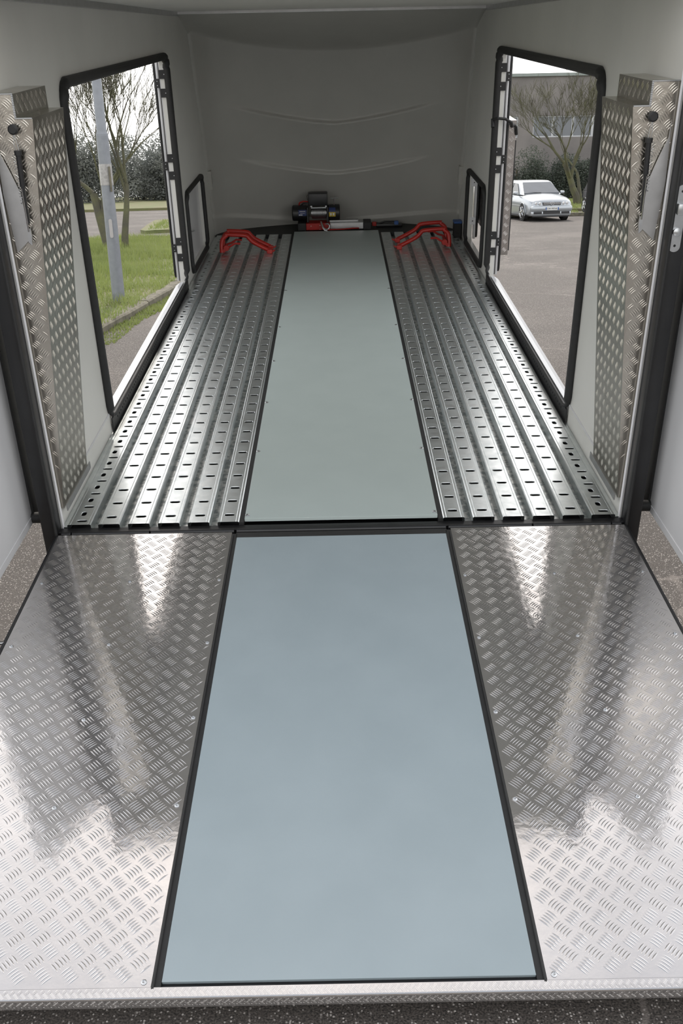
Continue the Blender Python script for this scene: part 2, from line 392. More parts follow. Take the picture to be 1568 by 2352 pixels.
mb = MB(); mb.add(vs+vs2, fs+[tuple(o_+k for k in q[::-1]) for q in fs])
rim = [(i*n, (i+1)*n, o_+(i+1)*n, o_+i*n) for i in range(nx)]+[(i*n+n-1, (i+1)*n+n-1, o_+(i+1)*n+n-1, o_+i*n+n-1) for i in range(nx)]
rim += [(j, j+1, o_+j+1, o_+j) for j in range(n-1)]+[(nx*n+j, nx*n+j+1, o_+nx*n+j+1, o_+nx*n+j) for j in range(n-1)]
mb.f += rim
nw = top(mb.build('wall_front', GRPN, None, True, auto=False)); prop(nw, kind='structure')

# black rear frame posts
for sd, nm in ((-1, 'trim_2'), (1, 'trim_3')):
    po = top(MB().box((sd*1.084, -.062, -.17), (sd*1.142, .0, 1.86), .006).build(nm, BLK, None, True)); prop(po, kind='structure')
    MB().box((sd*1.118, .0, -.12), (sd*1.165, .10, 1.86), .004).build('outer_seal', RUB, po)
    MB().tube([(sd*1.088, -.066, -.03), (sd*1.088, -.066, 1.85)], .006, 8).build('bead', RUB, po, True)
    if sd > 0:
        hs = [slot(0, .085, .009, .009, 4), slot(0, -.085, .009, .009, 4)]
        hp = MB(); hp.holed(rrect(-.018, .018, -.105, .105, .017), hs, lambda x, z, d: (1.107+x, d, 1.115+z), -.066, -.062)
        hp.box((1.094, -.088, 1.13), (1.124, -.066, 1.165), .004)
        hp.lathe([(.014, 0), (.014, -.010), (.008, -.014)], (1.107, -.066, 1.075), 'y', 14)
        pl = hp.build('catch_plate', STEEL, po, True)
# rear doors, opened straight back
for sd, nm in ((-1, 'door_1'), (1, 'door_2')):
    dr = top(MB().prism([(.10, .0), (.10, 1.66), (-.17, 1.47), (-.60, 1.22), (-.62, 1.18), (-.62, .0)], lambda y, z, d: (sd*d, y, z), 1.198, 1.236).build(nm, GEL, None, True)); prop(dr, kind='structure')
    MB().box((sd*1.190, .02, .0), (sd*1.1985, .10, 1.62)).build('edge_seal', RUB, dr)
    MB().box((sd*1.196, -.61, .0), (sd*1.2005, .02, .028)).build('bottom_trim', GEL, dr)
    MB().cyl((sd*1.140, .02, .018), (sd*1.20, .02, .018), .022, 14).build('rubber_buffer', RUB, dr, True)

# side doors folded forward along the outside
for sd, nm in ((-1, 'door_3'), (1, 'door_4')):
    d = empty(nm, (sd*1.128, 3.515, 0), True); prop(d, kind='structure')
    d.rotation_euler = (0, 0, -sd*math.radians(6))
    MB().box((sd*.010, 0, .03), (sd*.028, 2.5, 1.50), .006).build('door_leaf', GEL, d, True)
    MB().tube([(sd*.036, y, z) for y, z in rrect(.01, 2.49, .05, 1.48, .06)], .009, 8, closed=True).build('door_seal', RUB, d, True)
    MB().cyl((-sd*.002, -.014, .04), (-sd*.002, -.014, 1.48), .012, 10).build('hinge_rod', BLK, d, True)
    MB().box((sd*.028, .08, .1), (sd*.033, 2.42, 1.42)).build('inner_rib', GEL, d)
    for zc in (1.33, .82, .27):
        for dz, kk in ((.055, 0), (-.055, 0)):
            h = MB().box((-sd*.046, -.078, zc+dz-.026), (sd*.004, -.067, zc+dz+.026), .001); h.build('hinge_leaf', BLK, d)
            MB().lathe([(.0035, 0), (.003, -.003)], (-sd*.030, -.078, zc+dz), 'y', 8).build('hinge_bolt', STEEL, d)
        MB().box((sd*.004, -.028, zc-.027), (sd*.034, -.012, zc+.027), .001).build('hinge_leaf', BLK, d)
        for q in (-1, 1): MB().lathe([(.0035, 0), (.003, -.003)], (sd*.022, -.028, zc+q*.013), 'y', 8).build('hinge_bolt', STEEL, d)
    if sd > 0:
        fnb = lambda x, z, h: (x, .06-h, z)
        bx = top(MB().box((1.178, 3.56, .16), (1.232, 5.3, 1.06), .004).build('storage_box', CHEQ, None)); prop(bx, 'narrow chequer plate box fixed to the outward face of the opened right side door', 'storage box')
        b2 = MB(); bars(b2, 1.180, 1.230, .165, 1.055, lambda x, z, h: (x, 3.56-h, z)); b2.build('tread_bars', CHEQ, bx, True, fix=False)['kind'] = 'stuff'
        MB().box((1.232, 3.57, .19), (1.240, 3.60, .93)).build('edge_strip', RUB, bx)
        bx.matrix_world = Matrix.Translation((0, 0, 0))
# hatch leaves
hl = empty('door_5', (-1.104, 3.76, .045), True); prop(hl, kind='structure')
MB().box((0, 0, 0), (-.012, .86, .53), .003).build('hatch_leaf', GEL, hl)
lt = MB().lathe([(.017, 0), (.017, .010), (.010, .018)], (0, .06, .27), 'x', 14); lt.box((.0, .052, .2), (.012, .068, .30), .003); lt.cyl((.02, .06, .27), (.05, .10, .27), .006, 8)
lt.build('latch', STEEL, hl, True)
MB().lathe([(.008, 0), (.006, .006)], (0, .07, .05), 'x', 10).build('bolt', STEEL, hl)
hr = empty('door_6', (1.128, 4.64, .045), True); prop(hr, kind='structure'); hr.rotation_euler = (0, 0, math.radians(-62+55))
MB().box((0, 0, 0), (.022, .84, .53), .004).build('hatch_leaf', GEL, hr)
MB().tube([(.03, y, z) for y, z in rrect(.01, .83, .01, .52, .05)], .010, 6, closed=True).build('hatch_seal', RUB, hr)
for zc in (.42, .12):
    MB().box((-.03, -.03, zc), (.02, -.02, zc+.06), .002).build('hinge_leaf', GEL, hr)
    MB().lathe([(.005, 0), (.004, -.004)], (-.005, -.03, zc+.03), 'y', 8).build('hinge_bolt', BLK, hr)

# ================================================================ loading ramp
RA = .0303
rm = empty('loading_ramp', (0, -.06, -.012), True); rm.rotation_euler = (RA, 0, 0)
prop(rm, 'lowered loading ramp with two chequer plate tracks and a grey centre board', 'ramp')
RL = 1.826
MB().box((-1.085, -RL, -.05), (1.085, -.012, -.010), .003).build('ramp_frame', BLK, rm)
cp = MB().box((-.395, -RL+.012, -.010), (.395, -.048, -.001), .001).build('centre_board', RAMPB, rm)
for sd in (-1, 1):
    x0, x1 = sd*.416, sd*1.078
    tp = MB().box((x0, -RL, -.010), (x1, -.012, 0)).build('tread_plate', CHEQ, rm)
    b = MB(); bars(b, min(x0, x1)+.001, max(x0, x1)-.001, -RL+.001, -.014, lambda x, y, h: (x, y, h), mirror=-sd)
    q = b.build('tread_bars', CHEQ, tp, True, fix=False, auto=False); q['kind'] = 'stuff'
    MB().box((sd*.3955, -RL, -.008), (sd*.4155, -.02, -.002)).build('channel_seal', RUB, rm)
    MB().tube([(sd*.412, -.03, .000), (sd*.412, -RL-.004, .000)], .0032, 6).build('channel_bead', RUB, rm)
    MB().box((sd*1.079, -RL, -.045), (sd*1.088, -.02, .003), .001).build('side_edge', BLK, rm)
    for xs in (.432, .745, 1.055):
        for s_ in (.33, .68, 1.02, 1.34, 1.815):
            if s_ > 1.5 and xs > .5: continue
            bo = MB().lathe([(.0065, 0), (.0065, .001), (.0035, .003), (.0015, .0018)], (0, 0, 0), n=10).build('rivet', STEEL, tp, True); bo.location = (sd*xs, -s_, .0005)
    MB().tube([(sd*1.09, -.66, .0), (sd*1.105, -.68, .014), (sd*1.12, -.67, .012), (sd*1.12, -.63, -.005)], .006, 8).build('side_hook', CHROME, rm, True)
MB().box((-.40, -.046, -.009), (.40, -.012, -.002)).build('top_seal', RUB, rm)
# rolled end lip with a small tread pattern
lip = MB(); pr = [(-RL-.001, .001), (-RL-.022, .001), (-RL-.0245, 0), (-RL-.0258, -.003), (-RL-.0258, -.030), (-RL-.020, -.040), (-RL-.001, -.050)]
lip.prism(pr, lambda y, z, d: (d, y, z), -1.10, 1.10); lp = lip.build('end_lip', CHEQ, rm)
b = MB(); bars(b, -1.09, 1.09, -RL-.024, -RL-.002, lambda x, y, h: (x, y, .001+h), pitch=.0155, h=.0006, L=.030, w=.0026, gap=.0115)
bars(b, -1.09, 1.09, -.028, -.005, lambda x, z, h: (x, -RL-.0258-h, z), pitch=.0155, h=.0004, L=.030, w=.0022, gap=.0115)
b.build('tread_bars', CHEQ, lp, True, fix=False)['kind'] = 'stuff'
# hinge barrels between floor and ramp
for x0, x1 in ((-1.07, -1.035), (-1.03, -.735), (-.728, -.41), (-.40, .40), (.41, .728), (.735, 1.03), (1.035, 1.07)):
    MB().cyl((x0, 0.006, -.007), (x1, .006, -.007), .010, 12).build('hinge_barrel', BLK, rm, True)

# ================================================================ corner lockers behind the rear posts
for sd in (-1, 1):
    side = 'left' if sd < 0 else 'right'
    lk = empty('corner_locker', (sd*1.0, .04, 0), True)
    prop(lk, 'tall stepped chequer plate locker beside the %s rear post' % side, 'locker', 'lockers at the rear corners')
    ix = lambda z: .938+(1.445-z)/(1.445-.06)*.128     # leaning inner face
    prof = [(1.078, .06), (ix(.06), .06), (ix(1.445), 1.445), (.990, 1.445), (.990, 1.515), (1.078, 1.515)]
    off = lambda x, y, z: (sd*x-sd*1.0, y-.04, z)
    bd = MB().prism(prof, lambda x, z, d: off(x, d, z), .012, .385).build('body', CHEQL, lk)
    b = MB(); bars(b, .93, 1.078, .06, 1.515, lambda x, z, h: off(x, .012-h, z), pin(prof), pitch=.052)
    b.build('front_tread_bars', CHEQL, bd, True, fix=False)['kind'] = 'stuff'
    b = MB(); bars(b, .014, .383, .07, 1.44, lambda y, z, h: off(ix(z)-h, y, z), pitch=.052)
    bars(b, .014, .383, 1.449, 1.513, lambda y, z, h: off(.990-h, y, z), pitch=.052)
    b.build('side_tread_bars', CHEQL, bd, True, fix=False)['kind'] = 'stuff'
    # weld beads round the top step
    wb = MB()
    for p, q in (((1.07, 1.515), (.990, 1.515)), ((.990, 1.515), (.990, 1.445)), ((.990, 1.445), (ix(1.445), 1.445))):
        k = 14
        for i in range(k):
            x = p[0]+(q[0]-p[0])*i/k; z = p[1]+(q[1]-p[1])*i/k
            wb.tube([off(x-.003, .010, z), off(x+.003, .010, z+.001)], [.0028, .0022], 6)
    wb.build('weld_bead', STEEL, bd, True)
    MB().box(off(ix(.05)-.012, .02, .045), off(ix(.05)-.008, .40, .075)).build('bottom_angle', ALU, lk)
    # galvanised flap plate
    fp = [(1.062, 1.405), (1.060, 1.352), (1.040, 1.30), (1.014, 1.225), (1.006, 1.08), (1.058, 1.035), (1.070, 1.22)]
    MB().prism(fp, lambda x, z, d: off(x, d, z), .002, .006).build('flap_plate', ALU, lk)
    # black bung and gas strut
    gs = empty('gas_strut', (sd*1.0, .0, 1.1), True)
    prop(gs, 'short black gas strut in front of the %s chequer plate locker' % side, 'gas strut', 'struts on the corner lockers')
    o2 = lambda x, y, z: (sd*x-sd*1.0, y, z-1.1)
    MB().lathe([(.012, .006), (.0155, .004), (.0155, -.008), (.011, -.012)], o2(1.0, 0, 1.415), 'y', 20).build('bung', RUB, gs, True)
    MB().tube([o2(1.001, -.004, 1.402), o2(1.004, -.004, 1.37), o2(.999, -.004, 1.34), o2(.992, -.004, 1.338), o2(.994, -.004, 1.37), o2(.999, -.004, 1.402)], .0012, 6).build('wire_loop', STEEL, gs, True)
    MB().tube([o2(.996, -.006, 1.345), o2(1.000, -.006, 1.245)], .0085, 12).build('strut_body', BLK, gs, True)
    MB().tube([o2(1.000, -.006, 1.245), o2(1.003, -.006, 1.13)], .0055, 12).build('strut_sleeve', BLK, gs, True)
    MB().tube([o2(1.0035, -.012, 1.24), o2(1.0045, -.012, 1.105)], .0022, 8).build('strut_rod', CHROME, gs, True)
    MB().lathe([(.012, -.005), (.012, .009)], o2(.996, -.006, 1.345), 'z', 12).build('strut_collar', RUB, gs, True)
    co = [o2(.999+.012+.0045*math.cos(t), -.006+.0045*math.sin(t), 1.34-.15*t/90) for t in [i*PI/3 for i in range(86)]]
    MB().tube(co, .0009, 4).build('coil', STEEL, gs, True)
    MB().prism([(1.000, 1.115), (1.010, 1.11), (1.012, 1.07), (1.002, 1.06), (.998, 1.09)], lambda x, z, d: o2(x, d, z), -.009, -.001).build('strut_bracket', STEEL, gs)

# ================================================================ winch, its bar, straps, box, wheel arches
wn = empty('electric_winch', (-.16, 5.42, .062), True)
prop(wn, 'black electric cable winch with a square control box and blue and yellow stickers', 'winch')
def wo_(x, y, z): return (x+.16, y-5.42, z-.062)
MB().lathe([(.060, -.13), (.068, -.122), (.068, -.005), (.060, 0)], wo_(-.262, 5.42, .135), 'x', 28).build('motor', BLK, wn, True)
MB().lathe([(.062, 0), (.070, .006), (.070, .098), (.064, .104)], wo_(-.068, 5.42, .135), 'x', 28).build('gearbox', BLK, wn, True)
dm = MB()
dm.lathe([(.035, 0), (.035, .14)], wo_(-.222, 5.42, .135), 'x', 20)
for k in range(17): dm.lathe([(.050, 0), (.0535, .0022), (.0535, .0048), (.050, .007)], wo_(-.217+k*.0076, 5.42, .135), 'x', 20)
dm.build('cable_drum', ALU, wn, True)
for x0 in (-.262, -.084): MB().box(wo_(x0, 5.35, .062), wo_(x0+.018, 5.48, .195), .004).build('end_plate', BLK, wn)
MB().box(wo_(-.222, 5.345, .185), wo_(-.086, 5.357, .195), .002).build('tie_bar', CHROME, wn)
MB().box(wo_(-.246, 5.35, .205), wo_(-.072, 5.47, .312), .010).build('control_box', BLK, wn, True)
for xx in (-.225, -.095): MB().box(wo_(xx, 5.352, .196), wo_(xx+.014, 5.40, .206)).build('bracket', STEEL, wn)
MB().tube([wo_(-.33, 5.42, .20), wo_(-.325, 5.41, .225), wo_(-.29, 5.40, .238), wo_(-.245, 5.40, .235)], .006, 8).build('power_cable', RED, wn, True)
MB().tube([wo_(-.31, 5.42, .20), wo_(-.29, 5.40, .222), wo_(-.245, 5.40, .222)], .006, 8).build('power_cable', BLK, wn, True)
MB().tube([wo_(-.246, 5.40, .29), wo_(-.256, 5.38, .29), wo_(-.25, 5.37, .25)], .002, 6).build('power_cable', BLK, wn)
def curved_label(x0, x1, a0, a1, rr, name, m):
    v = []; k = 6
    for i in range(k+1):
        a = math.radians(a0+(a1-a0)*i/k); y = 5.42-rr*math.cos(a); z = .135+rr*math.sin(a); v += [wo_(x0, y, z), wo_(x1, y, z)]
    return MB().add(v, [(2*i, 2*i+1, 2*i+3, 2*i+2) for i in range(k)]).build(name, m, wn, True)
curved_label(-.335, -.262, -12, 32, .0688, 'label_sticker', NAVY)
curved_label(-.062, -.004, 12, 46, .0708, 'label_sticker', NAVY)
curved_label(-.062, -.004, -20, 12, .0708, 'warning_sticker', YEL)
RX = Matrix.Rotation(PI/2, 4, 'X')
for z_, x0_, n_, w_k, h_k in ((.157, -.324, 6, .0065, .006), (.143, -.318, 5, .006, .003), (.125, -.331, 3, .009, .009)):   # unreadable pale print
    for q in range(n_): MB().box(wo_(x0_+q*(w_k+.0022), 5.3505, z_), wo_(x0_+q*(w_k+.0022)+w_k, 5.3525, z_+h_k)).build('print_mark', INK, wn)
for xx in (-.052, -.028): MB().box(wo_(xx, 5.3468, .122), wo_(xx+.014, 5.3482, .142)).build('warning_mark', INK, wn)
th_ = MB().cyl(wo_(-.015, 5.40, .20), wo_(-.015, 5.40, .258), .005, 8); th_.cyl(wo_(-.045, 5.40, .259), wo_(.02, 5.40, .262), .004, 8)
th_.build('clutch_handle', CHROME, wn, True)
wb = empty('winch_bar', (0, 5.42, -.004), True); prop(wb, 'box section bar in red and bare aluminium that carries the winch', 'mounting bar')
MB().box((-.27, -.09, .004), (-.055, .06, .062), .003).build('red_section', RED, wb)
MB().box((-.055, -.085, .006), (.245, .06, .062), .003).build('aluminium_section', ALU, wb)
MB().box((-.06, -.02, .062), (.20, .05, .072), .002).build('top_plate', ALU, wb)
for x0, x1 in ((-.345, -.27), (.245, .315)): MB().box((x0, -.10, .0), (x1, .06, .066), .006).build('end_cap', RUB, wb)
for p in ((-.225, .040), (-.145, .010), (-.145, .045)): MB().lathe([(.004, 0), (.003, -.003)], (p[0], -.09, p[1]), 'y', 8).build('bolt', STEEL, wb)
hk = MB(); P0 = Vector((-.135, 5.30, .055))
hk.tube([P0+Vector(p) for p in ((0, .02, .02), (.008, 0, .0), (.02, -.012, -.03), (.045, -.02, -.045), (.07, -.02, -.035), (.078, -.015, -.01), (.062, -.01, .008), (.04, -.01, .004))], [.007, .008, .009, .010, .010, .009, .008, .005], 10)
hk.tube([P0+Vector(p) for p in ((.006, -.004, .012), (.012, -.03, -.02), (.03, -.035, -.045), (.055, -.035, -.05))], .004, 8)
ho = empty('cable_hook', tuple(P0), True); prop(ho, 'bare steel snap hook hanging from the winch cable', 'hook')
o = hk.build('hook_body', STEEL, ho, True); o.location = -P0
st = MB(); sp = [(-.075, 5.28, .012), (-.03, 5.275, .014), (.03, 5.285, .012), (.09, 5.28, .016), (.15, 5.29, .018), (.20, 5.32, .012)]
for i in range(len(sp)): pass
st.tube(sp, .011, 8, flat=.5); so = top(st.build('pull_strap', REDW, None, True)); prop(so, 'red webbing pull strap lying in front of the winch bar', 'strap')
rt = empty('ratchet_strap', (.40, 5.42, 0), True); prop(rt, 'black ratchet with a red and a blue end lying right of the winch bar', 'ratchet strap')
MB().box((-.04, -.02, 0), (.20, .03, .028), .008).build('ratchet_body', BLK, rt, True)
MB().tube([(-.03, 0, .025), (.04, 0, .045), (.12, 0, .045), (.16, 0, .03)], .008, 8).build('ratchet_handle', BLK, rt, True)
MB().box((-.075, -.02, .01), (-.035, .02, .045), .006).build('red_end', RED, rt)
MB().box((.125, -.02, .012), (.165, .02, .05), .006).build('blue_end', BLUE, rt)
bb = empty('battery_box', (1.045, 4.98, 0), True); prop(bb, 'small upright black box in the front right corner', 'box')
MB().box((-.035, -.05, -.03), (.03, .05, .11), .006).build('box_body', RUB, bb)
MB().box((-.037, -.052, .11), (.032, .052, .13), .006).build('lid', BLUE, bb)

# red wheel arches: a pair of bent tubes with forked feet
def arch(x_out, x_in, ynear, yfar, sd, lab, leanf):
    a = empty('wheel_chock_bar', ((x_out+x_in)/2, (ynear+yfar)/2, 0), True); prop(a, lab, 'wheel clamp', 'red wheel clamp frames at the front of the deck')
    o = Vector(a.location); w = abs(x_in-x_out)
    for yy in (ynear, yfar):
        e = [(0, 0, .012), (.0, .0, .07), (.012, 0, .115), (.05, 0, .142), (.12, 0, .150), (.50, 0, .140), (.58, 0, .118), (.68, 0, .085), (1.0, 0, .022)]
        pts = []
        for i, (t, _, z) in enumerate(e):
            x = x_out+(x_in-x_out)*t if i > 3 else x_out+(-sd)*(t*.9)
            pts.append(Vector((x, yy+leanf*z, z))-o)
        # resample smoothly
        sm_ = []
        for i in range(len(pts)-1):
            p0, p1, p2, p3 = pts[max(i-1, 0)], pts[i], pts[i+1], pts[min(i+2, len(pts)-1)]
            for k in range(4):
                t = k/4; sm_.append(.5*((2*p1)+(p2-p0)*t+(2*p0-5*p1+4*p2-p3)*t*t+(3*p1-p0-3*p2+p3)*t**3))
        sm_.append(pts[-1])
        MB().tube(sm_, .0165, 12).build('bent_tube', RED, a, True)
        xi = x_in-o.x; xo = x_out-o.x; yl = yy-o.y
        MB().box((xi-.022, yl-.022, .0), (xi+.022, yl+.022, .034), .006).build('foot', RED, a)
        MB().tube([(xi, yl, .02), (xi-sd*.03, yl-.012, .02), (xi-sd*.045, yl-.004, .03)], [.008, .007, .004], 8).build('foot_hook', RED, a, True)
        MB().tube([(xo-sd*.02, yl, .045), (xo-sd*.07, yl-.004, .062), (xo-sd*.11, yl, .085), (xo-sd*.155, yl, .082)], .0085, 8).build('fork_arm', RED, a, True)
    yl0, yl1 = ynear-o.y, yfar-o.y
    MB().cyl((xo-sd*.018, yl0-.01, .03), (xo-sd*.018, yl1+.01, .03), .014, 12).build('cross_tube', RED, a, True)
    MB().lathe([(.022, -.012), (.026, 0), (.022, .012)], (xo-sd*.04, yl0, .05), 'y', 14).build('fork_boss', RED, a, True)
    return a
arch(-.935, -.545, 4.46, 4.60, -1, 'red bent tube wheel clamp lying on the left planks', .2)
arch(.925, .515, 4.52, 4.78, 1, 'red bent tube wheel clamp lying on the right planks', .2)

# black rubber loop tied round the right doorway
lo = top(MB().tube([(1.052, 3.43, 1.03), (1.05, 3.45, 1.075), (1.08, 3.42, 1.085), (1.13, 3.42, 1.08), (1.175, 3.44, 1.055), (1.19, 3.50, 1.03), (1.205, 3.52, 1.035), (1.225, 3.53, 1.02), (1.235, 3.56, .97)], [.012, .011, .009, .009, .011, .014, .010, .009, .012], 8).build('rubber_strap', RUB, None, True))
prop(lo, 'black rubber strap looped round the front post of the right doorway', 'strap')

# trailer coordinates -> world
for o in TR:
    o.matrix_world = T @ (Matrix.Translation(o.location) @ o.rotation_euler.to_matrix().to_4x4())

# ================================================================ outdoors (world frame, ground z = 0)
def flat(name, poly, z, m, th=.02):
    return MB().prism(poly, lambda x, y, d: (x, y, d), z-th, z).build(name, m)
gr = flat('ground', [(-60, -12), (60, -12), (60, 75), (-60, 75)], 0, ASPH, .3); prop(gr, kind='structure', label='coarse grey brown asphalt yard')
# kerb and grass island on the left
KP = [(-2.78, 4.0), (-2.74, 6.0), (-2.70, 8.0), (-2.68, 9.0), (-2.62, 10.0), (-2.56, 11.2), (-2.50, 12.4), (-2.50, 13.6), (-2.52, 15), (-2.6, 17), (-2.8, 19), (-3.2, 21), (-3.7, 23), (-4.4, 24.6), (-6, 25.2)]
kb = empty('kerb', (-2.6, 11, 0)); prop(kb, 'mossy concrete kerb edging the grass island on the left', 'kerb')
def dens(P, step):
    o = [Vector(P[0])]
    for a, b in zip(P, P[1:]):
        a, b = Vector(a), Vector(b); k = max(1, round((b-a).length/step))
        o += [a+(b-a)*i/k for i in range(1, k+1)]
    return o
D = dens(KP, 1.0)
for i, (p, q) in enumerate(zip(D, D[1:])):
    t = (q-p).normalized(); nrm = Vector((-t.y, t.x)); p2 = p+t*.008; q2 = q-t*.008
    dz = random.uniform(-.008, .008)
    sec = [(0, 0), (0, .075+dz), (-.02, .095+dz), (-.13, .10+dz), (-.13, 0)]
    v = [(*(p2-nrm*s_), z) for s_, z in sec]+[(*(q2-nrm*s_), z) for s_, z in sec]
    k = 5
    o = MB().add([(x+2.6, y-11, z) for x, y, z in v], [tuple(range(k))[::-1], tuple(k+j for j in range(k))]+[(j, (j+1) % k, k+(j+1) % k, k+j) for j in range(k)]).build('kerb_stone', CONC, kb)
isl = [(x-.12, y) for x, y in KP]+[(-9, 24.5), (-16, 22), (-18, 12), (-17, 4)]
gi = flat('grass_island', isl, .07, GRAS, .07); prop(gi, 'turf island with the lamp post and the bare tree on it', 'grass')
isl2 = [(-5.55, 27.6), (-5.75, 27.3), (-6.0, 27.8), (-6.4, 31), (-6.7, 34), (-4, 36), (-2, 34), (-2, 29)]
gi2 = flat('grass_island', isl2, .10, GRAS, .10); prop(gi2, 'small kerbed turf island across the side road', 'grass')
vg = flat('grass_verge', [(-60, 47), (-12, 45.5), (-7, 46.5), (2, 47), (2, 70), (-60, 70)], .12, GRAS, .12); prop(vg, 'far turf verge below the distant trees on the left', 'grass')
vr = flat('grass_verge', [(3, 32.9), (8.95, 32.9), (8.95, 36.5), (30, 36.5), (30, 51), (3, 51)], .10, GRAS, .10); prop(vr, 'turf verge behind the silver car in front of the grey building', 'grass')
kr = MB().box((3, 32.75, 0), (8.95, 32.9, .12), .02).build('verge_kerb', CONC); prop(kr, 'long low kerb at the edge of the turf behind the silver car', 'kerb')
def blades(name, n, area, hmin, hmax, wd, seed, lab, z0=.07, clump=None):
    rn = random.Random(seed); mb = MB(); inside = pin(area)
    xs = [p[0] for p in area]; ys = [p[1] for p in area]; k = 0
    while k < n:
        x, y = rn.uniform(min(xs), max(xs)), rn.uniform(min(ys), max(ys))
        if not inside(x, y): continue
        k += 1; c = .5+.5*math.sin(x*2.1+1.3*math.sin(y*1.7))*math.sin(y*1.9+.7)
        if clump and rn.random() > .35+.65*c: continue
        h = rn.uniform(hmin, hmax)*(.6+.8*c); a = rn.uniform(0, PI); dx, dy = math.cos(a)*wd, math.sin(a)*wd; lx, ly = rn.gauss(0, h*.35), rn.gauss(0, h*.35)
        mb.add([(x-dx, y-dy, z0), (x+dx, y+dy, z0), (x+lx, y+ly, z0+h)], [(0, 1, 2)])
    o = mb.build(name, BLADE, fix=False); prop(o, lab, 'grass', kind='stuff'); return o
blades('grass_blades', 42000, [(-2.72, 7.4), (-2.62, 11), (-2.6, 14), (-2.75, 18), (-3.6, 22.5), (-4.4, 24.5), (-8, 24.5), (-7, 19), (-5.2, 13), (-4.2, 8)], .05, .17, .008, 3, 'fresh green grass growing round the lamp post and tree', clump=True)
blades('weeds', 5000, [(-2.40, 8.4), (-2.42, 10), (-2.3, 11.2), (-2.30, 12.4), (-2.32, 15), (-2.54, 15), (-2.52, 12.4), (-2.58, 11.2), (-2.66, 9.8), (-2.72, 8.2)], .02, .055, .008, 5, 'low weeds growing at the foot of the left kerb', z0=.0, clump=True)
blades('grass_blades', 7000, [(8, 33), (8.9, 33), (9.0, 36.6), (15, 36.6), (16, 48), (9, 48)], .04, .10, .02, 6, 'short grass on the verge behind the silver car', z0=.1)
blades('grass_blades', 1500, [(-5.8, 27.9), (-3, 28.5), (-3, 33), (-6.3, 33.5)], .04, .12, .015, 8, 'grass tufts on the small turf island', z0=.1)

# lamp post
lpst = empty('lamp_post', (-3.0, 11.37, .07)); prop(lpst, 'grey steel lamp post with a sleeve joint standing at the kerb', 'lamp post')
mb = MB(); mb.lathe([(.085, 0), (.084, .5), (.080, 1.2), (.078, 2.05), (.078, 2.12)], (0, 0, 0), 'z', 24); mb.build('lower_tube', POLE, lpst, True)
MB().lathe([(.079, 2.10), (.064, 2.16), (.062, 3.5), (.055, 6.0)], (0, 0, 0), 'z', 24).build('upper_tube', POLE, lpst, True)
MB().lathe([(.0835, 1.50), (.0838, 1.51), (.0825, 1.74), (.0815, 1.76)], (0, 0, 0), 'z', 24).build('tape_wrap', mat('clear_tape', (.36, .35, .34), .25, var=.3, vscale=30), lpst, True)
MB().prism([(x, y) for x, y in rrect(-.022, .022, .84, 1.08, .022)], lambda x, z, d: (x+.012, d, z), -.083, -.0895).build('inspection_cover', mat('pale_cover', (.40, .38, .38), .5, var=.05, vscale=20), lpst)
MB().box((.055, -.085, 1.42), (.078, -.06, 1.73), .004).build('metal_strip', CONC, lpst)
MB().lathe([(.006, 0), (.005, -.006)], (-.02, -.083, .12), 'y', 8).build('bolt', STEEL, lpst)
MB().prism([(-.1, -.16), (.22, -.22), (.3, -.05), (-.05, .0)], lambda x, y, d: (x, y, d), -.02, .012).build('footing', CONC, lpst)

# bare trees
def bare_tree(name, base, stems, depth, seed, m, lab, spread=.5, ratio=(.62, .82), thin=.0045, up=.35, maxn=9000):
    rn = random.Random(seed); root = empty(name, base); prop(root, lab, 'tree')
    tr_, br = MB(), MB(); cnt = [0]
    def grow(p, d, L, r0, lvl):
        if lvl > depth or cnt[0] > maxn: return
        cnt[0] += 1
        pts = [p.copy()]; rs = [r0]; k = 5 if lvl < 2 else 4; q = p.copy(); dd = d.copy()
        for i in range(k):
            dd = (dd+Vector((rn.gauss(0, .11), rn.gauss(0, .11), rn.gauss(0, .05)+up*.07))).normalized()
            q = q+dd*L/k; pts.append(q.copy()); rs.append(max(thin*.7, r0*(1-.42*(i+1)/k)))
        (tr_ if lvl == 0 else br).tube(pts, rs, 8 if lvl < 2 else (5 if lvl < 3 else 3), cap=False)
        if lvl < depth:
            nb = rn.choice((3, 4)) if lvl < 2 else rn.choice((2, 3, 4, 4))
            for i in range(nb):
                j = rn.randint(2, k) if i else k
                ax = Vector((rn.gauss(0, 1), rn.gauss(0, 1), rn.gauss(0, .35))).normalized()
                nd = (dd+ax*spread*rn.uniform(.6, 1.2)+Vector((0, 0, up*.4))).normalized()
                grow(pts[j], nd, L*rn.uniform(*ratio), max(thin, rs[j]*rn.uniform(.55, .78)), lvl+1)
    for d, L, r0, bx_ in stems: grow(Vector((bx_, 0, -.03)), Vector(d).normalized(), L, r0, 0)
    tr_.build('trunk', m, root, True, fix=False); o = br.build('branches', m, root, True, fix=False); o['kind'] = 'stuff'
    return root
bare_tree('bare_tree', (-5.25, 20.8, .07), [((-.30, 0, 1), 1.3, .15, -.05), ((.02, .05, 1), 1.5, .09, .30), ((.34, .0, 1), 1.3, .075, .36), ((-.12, .1, 1), 1.7, .08, .02)], 6, 21, BARKG, 'bare spreading tree on the grass behind the lamp post', spread=.42, thin=.005, up=.45, maxn=3800, ratio=(.68, .92))
bare_tree('bare_tree', (10.6, 40.9, .1), [((-.12, 0, 1), 1.9, .17, 0), ((.16, 0, 1), 1.4, .10, .15)], 6, 5, BARKG, 'bare leaning tree on the verge in front of the grey building', spread=.5, thin=.007, up=.3, maxn=1900, ratio=(.62, .84))

